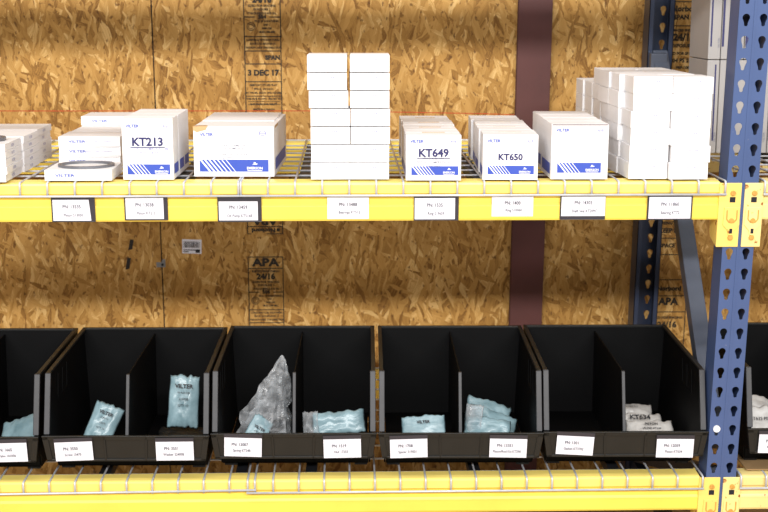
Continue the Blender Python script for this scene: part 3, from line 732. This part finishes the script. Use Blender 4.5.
# ================================================================== BINS
BD = .46
def xo(h): return .190 + (.2035-.190)*h/.262
def make_bin():
    r = empty('storage_bin')
    t = MB(); TH = .004
    # floor, back
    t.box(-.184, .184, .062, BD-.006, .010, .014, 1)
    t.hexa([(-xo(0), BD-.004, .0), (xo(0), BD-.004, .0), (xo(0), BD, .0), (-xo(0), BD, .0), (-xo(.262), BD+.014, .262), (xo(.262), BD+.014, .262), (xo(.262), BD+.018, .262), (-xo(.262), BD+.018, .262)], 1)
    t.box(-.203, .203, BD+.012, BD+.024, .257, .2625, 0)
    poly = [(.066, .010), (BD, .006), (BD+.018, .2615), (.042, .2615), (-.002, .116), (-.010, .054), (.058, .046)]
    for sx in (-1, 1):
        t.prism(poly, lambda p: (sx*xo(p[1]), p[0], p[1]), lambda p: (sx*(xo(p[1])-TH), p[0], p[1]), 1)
        # rolled rim along the top
        a, b_ = sorted((sx*.2035, sx*.193)); t.box(a, b_, .040, BD+.022, .2565, .2625, 0)
        # pressed ribs on the inside of the wall
        for k, y in enumerate((.12, .17, .22)):
            h0, h1 = .17, .235
            x = sx*(xo(.2)-TH)
            a, b_ = sorted((x, x-sx*.0022)); t.hexa([(a, y, h0), (b_, y, h0), (b_, y+.004, h0), (a, y+.004, h0), (a, y+.010, h1), (b_, y+.010, h1), (b_, y+.014, h1), (a, y+.014, h1)], 1)
        a, b_ = sorted((sx*(xo(.2)-TH), sx*(xo(.2)-TH-.0022))); t.box(a, b_, .12, .224, .170, .174, 1)
        # runner under the side
        a, b_ = sorted((sx*.183, sx*.150)); t.box(a, b_, .075, .44, .0, .010, 0)
    # front riser and the shelf under the lip
    t.box(-.186, .186, .062, .066, .010, .050, 1)
    t.hexa([(-.186, .064, .046), (.186, .064, .046), (.186, .066, .052), (-.186, .066, .052), (-.190, -.012, .052), (.190, -.012, .052), (.190, -.010, .058), (-.190, -.010, .058)], 0)
    t.box(-.10, .10, .02, .045, .0, .05, 0) if False else None
    t.build('tub', [M['black'], M['black_in']], r, bevel=.0008)
    # front edges of the side walls, lighter grey standing in for light on them
    for sx in (-1, 1):
        e = MB(); a, b_ = sorted((sx*.2040, sx*.190))
        e.hexa([(a, -.008, .118), (b_, -.008, .118), (b_, .000, .118), (a, .000, .118), (a, .036, .262), (b_, .036, .262), (b_, .044, .262), (a, .044, .262)])
        e.build('front_edge', M['flange'], r, bevel=.0015)
    # hopper lip: face tapering towards the bottom, raised border and two ribs
    l = MB(); yt, yb = -.017, -.012; zt, zb = .1175, .0505; wt_, wb = .2065, .196
    def fp(u, z, off=0):
        k = (z-zb)/(zt-zb); return (u*(wb+(wt_-wb)*k), yb+(yt-yb)*k-off, z)
    l.hexa([fp(-1, zb), fp(1, zb), (wb, yb+.006, zb), (-wb, yb+.006, zb), fp(-1, zt), fp(1, zt), (wt_, yt+.006, zt), (-wt_, yt+.006, zt)])
    def strip(u0, u1, z0, z1, off=.0032): l.hexa([fp(u0, z0, off), fp(u1, z0, off), fp(u1, z0, -.001), fp(u0, z0, -.001), fp(u0, z1, off), fp(u1, z1, off), fp(u1, z1, -.001), fp(u0, z1, -.001)])
    strip(-1, 1, zt-.010, zt); strip(-1, 1, zb, zb+.006)
    for u0, u1 in ((-1, -.93), (-.27, -.245), (.235, .26), (.93, 1)): strip(u0, u1, zb, zt)
    strip(-1, 1, zt-.0022, zt+.001, .0050)
    l.build('front_lip', M['black'], r, bevel=.0008)
    l = MB(); 
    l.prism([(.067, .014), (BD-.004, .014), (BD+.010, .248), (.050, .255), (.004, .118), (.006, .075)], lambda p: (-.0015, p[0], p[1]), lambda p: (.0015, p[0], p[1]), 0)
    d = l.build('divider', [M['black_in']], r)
    e = MB(); e.hexa([(-.004, -.003, .100), (.004, -.003, .100), (.004, .004, .100), (-.004, .004, .100), (-.004, .044, .256), (.004, .044, .256), (.004, .052, .256), (-.004, .052, .256)]); e.build('divider_edge', M['flange'], d, bevel=.001)
    return r
def add_card(r, xc, zc, pn, desc, tilt=0, w_=.093, h=.0500):
    m = MB(); m.box(-w_/2, w_/2, -.0006, 0, -h/2, h/2)
    c = m.build('label_card', M['paper'], r); c.location = (xc, -.0205, zc); c.rotation_euler = (R(4), tilt, 0)
    m = MB(); m.box(-w_/2-.001, w_/2+.001, -.0004, .0004, h/2-.001, h/2+.010); m.build('clear_sleeve', M['holder'], c)
    lettering(pn, .0112, M['ink'], c, (-.008, -.0012, h*.14), bold=.02, stretch=.86)
    lettering(desc, .0098, M['ink'], c, (-.003, -.0012, -h*.18), bold=.014, stretch=.80)
proto = make_bin()
bins = [(-.964, 'black divided bin cut off by the left picture edge, teal bag inside', [(-.09, ' ', ' '), (.131, 'PN: 1665', 'Valve 101006')], 2),
        (-.545, 'black divided bin with a teal bag in each half, second from the left', [(-.128, 'PN: 3550', 'Screw 15470'), (.121, 'PN: 3551', 'Washer 32400B')], 1),
        (-.1305, 'black divided bin holding the clear crumpled plastic bag', [(-.126, 'PN: 13007', 'Spring KT54B'), (.121, 'PN: 1519', 'Nut 17255')], 0),
        (.286, 'black divided bin holding a flat teal bag and a pile of pale blue bags', [(-.130, 'PN: 1708', 'Spacer 319001'), (.118, 'PN: 13351', 'Piston/Rod Kit KT290')], 0),
        (.699, 'black divided bin with white bags in its right half, beside the blue post', [(-.127, 'PN: 1301', 'Gasket KT3702'), (.124, 'PN: 12059', 'Piston KT634')], 0),
        (1.213, 'black divided bin right of the blue post, cut off by the picture edge', [(-.131, 'PN: 12060', 'Piston KT635')], 0)]
BINS = []
for i, (x, lab, cards, _) in enumerate(bins):
    b = proto if i == 0 else None
    if b is None:
        b = proto.copy(); COL.objects.link(b)
        for ch in list(proto.children):
            if ch.name.startswith('label_card'): continue
            copy_tree(ch, b)
    BINS.append(b)
for b, (x, lab, cards, _) in zip(BINS, bins):
    tag(b, lab, 'storage bin', 'black divided storage bins on the lower shelf')
    on_deck(b, x, .006 if x != -.1305 else .014, yaw=R(-1.0), upper=False, h=.001)
    for (cx, pn, desc) in cards:
        if pn.strip(): add_card(b, cx, .080+(.003 if 'Spring' in desc or '1301' in pn else -.001)+(-.004 if 'KT634' in desc else 0), pn, desc, tilt=R(random.uniform(-1.5, 1.5)+(1.6 if 'Spring' in desc or '1301' in pn else 0)-(1.2 if '319' in desc or '15470' in desc else 0)))

# ================================================================== BAGS
def bag_mesh(w_, h, t, seed, mat, n=26, crease=.20, taper=0.0):
    mb = MB(); V = []
    for side in (0, 1):
        for j in range(n+1):
            for i in range(n+1):
                u, v = i/n*2-1, j/n*2-1
                prof = max(0, (1-abs(u)**3))**.6*max(0, (1-abs(v)**4))**.6
                p = Vector((u*2.1+seed*7.3, v*2.1+side*3.1, seed*1.7))
                ns = noise.noise(p)*.6 + abs(noise.noise(p*2.7))*.5 + noise.noise(p*6.5)*.18
                y = t*prof*(.75+crease*2*ns)
                wx = w_/2*u*(1-taper*(v+1)/2)*(1+.05*noise.noise(Vector((v*2, seed, 0))))
                zz = (v+1)/2*h*(1+.05*noise.noise(Vector((u*2, seed+5, 0)))) + .006*noise.noise(Vector((u*4, seed, 3)))
                yy = (-1 if side == 0 else 1)*y + .5*t*noise.noise(Vector((u*1.3, v*1.3, seed+9)))
                V.append((wx, yy, zz))
    mb.v = V; K = (n+1)*(n+1)
    for side in (0, 1):
        for j in range(n):
            for i in range(n):
                a = side*K + j*(n+1)+i; q = (a, a+1, a+n+2, a+n+1)
                mb.f.append(q if side == 0 else q[::-1]); mb.m.append(0)
    me = mb.mesh('bag', mat, smooth=True)
    bm = bmesh.new(); bm.from_mesh(me); bmesh.ops.remove_doubles(bm, verts=bm.verts, dist=.0004); bmesh.ops.recalc_face_normals(bm, faces=bm.faces); bm.to_mesh(me); bm.free()
    return me

def bag(b, w_, h, t, seed, mat, loc, rot, label, txt=None, name='parts_bag', group='poly bags lying in the black bins', taper=0.0, ts=.012, tz=.62):
    """loc / rot are in the frame of bin b"""
    o = link(name, bag_mesh(w_, h, t, seed, M[mat], taper=taper)); tag(o, label, 'bag', group)
    B = b.matrix_basis.copy()
    o.matrix_world = B @ Matrix.Translation(loc) @ Euler(rot, 'XYZ').to_matrix().to_4x4()
    if txt:
        t_ = txt if isinstance(txt, (list, tuple)) else [txt]
        for k, s_ in enumerate(t_):
            lettering(s_, ts*(1 if k == 0 else .55), M['blackprint'], o, (0, -t*1.28, h*tz - ts*1.1*k), bold=.03 if k == 0 else 0)
    return o
b0, b1, b2, b3, b4, b5 = BINS
bag(b0, .12, .10, .010, 1, 'teal', (.125, .10, .045), (R(-52), R(-22), R(-10)), 'teal plastic bag lying in the bin at the left picture edge')
bag(b1, .070, .120, .012, 2, 'teal', (-.108, .10, .042), (R(-22), R(20), R(-8)), 'small teal bag with a dark top seal, in the left half of its bin', ['VILTER', 'SCREW', '15470', 'QTY 12'], taper=-.1, ts=.012, tz=.80)
bag(b1, .080, .135, .011, 3, 'teal', (.117, .145, .082), (R(-14), R(3), 0), 'tall teal bag standing upright with dark printing', ['VILTER', 'WASHER', '32400B', 'QTY 10'], taper=.04, ts=.015, tz=.80)
bag(b1, .13, .07, .012, 13, 'black', (.110, .165, .036), (R(-75), 0, 0), 'crumpled black bag under the tall standing teal bag')
# clear bag with springs
def clear_bag(b):
    n, m = 22, 15; mb = MB()
    for j in range(m+1):
        v = j/m
        for i in range(n):
            a = 2*math.pi*i/n
            rad = (.066*(1-v)**.75+.002)
            p = Vector((math.cos(a)*1.6, math.sin(a)*1.6, v*3.0))
            rr = rad*(1.1 + .75*noise.noise(p*1.3) - .55*abs(noise.noise(p*2.6)) + .16*noise.noise(p*7))
            cx = .045*v; 
            mb.v.append((min(cx + rr*math.cos(a)*1.1, .068+.004*noise.noise(p*3)), .045*v + rr*math.sin(a)*.8, .225*v + .012*noise.noise(p*2.2)*(1-v)))
    for j in range(m):
        for i in range(n):
            a = j*n+i; c = j*n+(i+1) % n; mb.f.append((a, c, c+n, a+n)); mb.m.append(0)
    mb.f.append(tuple(range(n))[::-1]); mb.m.append(0)
    o = link('clear_bag', mb.mesh('clear_bag', M['clear'], smooth=False)); tag(o, 'large clear crumpled plastic bag peaking high in its bin', 'bag', 'poly bags lying in the black bins')
    o.matrix_world = b.matrix_basis @ Matrix.Translation((-.085, .140, .036))
    return o
clear_bag(b2)
bag(b2, .055, .085, .007, 5, 'teal', (-.120, .075, .050), (R(-30), R(32), 0), 'teal bag inside the large clear plastic bag', ['VILTER', 'SPRING'], ts=.010)
for k, (x, y, z, ax) in enumerate(((-.072, .150, .044, 0), (-.058, .165, .084, 1), (-.112, .175, .046, 0))):
    mb = MB(); pts = []
    for i in range(90):
        a = i/90*2*math.pi*6; pts.append((.016*math.cos(a), .016*math.sin(a), .055*i/90-.027))
    mb.tube(pts, .0026, 5); o = mb.build('coil_spring', M['tin'], smooth=True)
    o.matrix_world = b2.matrix_basis @ Matrix.Translation((x, y, z)) @ Euler((R(70), 0, R(70 if ax == 0 else 20)), 'XYZ').to_matrix().to_4x4()
    tag(o, ('lowest dark coil spring inside the clear plastic bag', 'uppermost dark coil spring inside the clear plastic bag', 'dark coil spring nearest the teal bag inside the clear plastic bag')[k], 'spring', 'coil springs inside the clear bag')
bag(b2, .135, .060, .011, 6, 'teal', (.112, .070, .084), (R(-28), R(-5), 0), 'wide low teal bag with clear left end, right half beside the clear bag', None)
bag(b2, .040, .060, .012, 16, 'clear', (.040, .066, .084), (R(-28), R(-4), 0), 'small clear bag end crumpled at the left of the wide low teal bag')
bag(b3, .112, .055, .006, 7, 'teal', (-.088, .07, .078), (R(-35), R(-3), 0), 'flat teal bag lying alone in the left half of its bin', ['VILTER'], ts=.011, tz=.66)
for k, (w_, h, x, y, z, rx, ry, mt, lab) in enumerate((
    (.12, .075, .078, .16, .075, -45, 16, 'teal', 'rearmost pale blue bag of the pile sloping down to the right'),
    (.13, .070, .084, .11, .070, -48, 20, 'teal', 'middle pale blue bag of the pile sloping down to the right'),
    (.12, .060, .072, .07, .070, -40, 9, 'teal', 'front pale blue bag of the pile sloping down to the right'),
    (.045, .085, .036, .085, .070, -12, 6, 'clear', 'clear crumpled bag standing against the divider beside the pale blue pile'))):
    bag(b3, w_, h, .012, 20+k, mt, (x, y, z), (R(rx), R(ry), 0), lab)
for k, (x, y, z, tx, lab, rz) in enumerate(((.072, .25, .030, None, 'rearmost white bag in the right half of the bin beside the post', 0),
    (.082, .175, .026, 'KT634', 'middle white bag printed KT634 in the right half of the bin beside the post', 0),
    (.100, .115, .028, ['PISTON', 'VILTER KT634'], 'front white bag with small print in the bin beside the post', 0))):
    o = bag(b4, .125, .085, .016, 30+k, 'whitebag', (x, y, z), (R(-54), R(2-k), 0), lab, None, ts=.02)
    if tx:
        for q, s_ in enumerate([tx] if isinstance(tx, str) else tx): lettering(s_, (.020 if isinstance(tx, str) else .010, .008)[q], M['blackprint'], o, (.0, -.0235, .058-.014*q), bold=.03)
    else: lettering('VILTER KIT', .008, M['blackprint'], o, (0, -.0235, .060), bold=.0)
o = bag(b5, .13, .10, .016, 40, 'whitebag', (-.105, .20, .050), (R(-50), R(15), 0), 'upper white bag in the bin right of the blue post')
o = bag(b5, .13, .09, .016, 41, 'whitebag', (-.105, .10, .050), (R(-35), 0, 0), 'lower white bag with faint print in the bin right of the blue post')
lettering('KT635 PISTON', .012, M['blackprint'], o, (-.02, -.025, .05), bold=.02)

# cardboard sheet lying on the far-right lower deck and boxes stored on the floor below
mb = MB(); mb.box(-.19, .19, 0, .42, 0, .003); o = mb.build('cardboard_sheet', M['cardboard'])
# ------------------------------------------------------------------
tag(o, 'brown cardboard sheet on the deck under the bin right of the post', 'cardboard'); on_deck(o, 1.21, .024, upper=False)
on_deck(b5, 1.213, .006, yaw=R(-1.0), upper=False, h=.0048)

# ================================================================== lift on to the floor
for o in SC.objects:
    if o.parent is None: o.location.z += ZO

# ================================================================== CAMERA
f, D, h, pitch, yaw, roll = 1316.46673, 3.05479, 0.24535, 0.25791, 0.03029, 0.00329
cy, sy, cp, sn = math.cos(yaw), math.sin(yaw), math.cos(pitch), math.sin(pitch)
F = Vector((sy*cp, cy*cp, -sn)); r = Vector((cy, -sy, 0)); u = r.cross(F)
r2 = math.cos(roll)*r + math.sin(roll)*u; u2 = -math.sin(roll)*r + math.cos(roll)*u
cd = bpy.data.cameras.new('camera'); cam = bpy.data.objects.new('camera', cd); COL.objects.link(cam)
cam.matrix_world = Matrix(((r2.x, u2.x, -F.x, 0), (r2.y, u2.y, -F.y, -D), (r2.z, u2.z, -F.z, h+ZO), (0, 0, 0, 1)))
cd.sensor_width = 36; cd.sensor_fit = 'HORIZONTAL'; cd.lens = f*36/768
cd.dof.use_dof = True; cd.dof.focus_distance = 3.12; cd.dof.aperture_fstop = 6.3
SC.camera = cam

# ================================================================== LIGHT
def area(name, loc, target, sx, sy_, power, col=(1, 1, 1)):
    l = bpy.data.lights.new(name, 'AREA'); l.shape = 'RECTANGLE'; l.size = sx; l.size_y = sy_; l.energy = power; l.color = col
    o = bpy.data.objects.new(name, l); COL.objects.link(o); o.location = loc
    o.rotation_euler = (Vector(target)-Vector(loc)).to_track_quat('-Z', 'Y').to_euler(); return o
area('lamp_row', (.0, -5.2, -.45+ 6.2*math.tan(R(22.6))+ZO), (0, 0, ZO-.4), 7, .30, 530, (1, .985, .96))
area('lamp_row_near', (.0, -1.9, 3.0+ZO), (0, .1, ZO-.5), 6, .4, 105, (1, .985, .96))
W = bpy.data.worlds.new('world'); SC.world = W; W.use_nodes = True
bg = W.node_tree.nodes['Background']; bg.inputs[0].default_value = (.93, .96, 1, 1); bg.inputs[1].default_value = .41
SC.view_settings.view_transform = 'Standard'; SC.view_settings.look = 'None'; SC.view_settings.exposure = 0.0
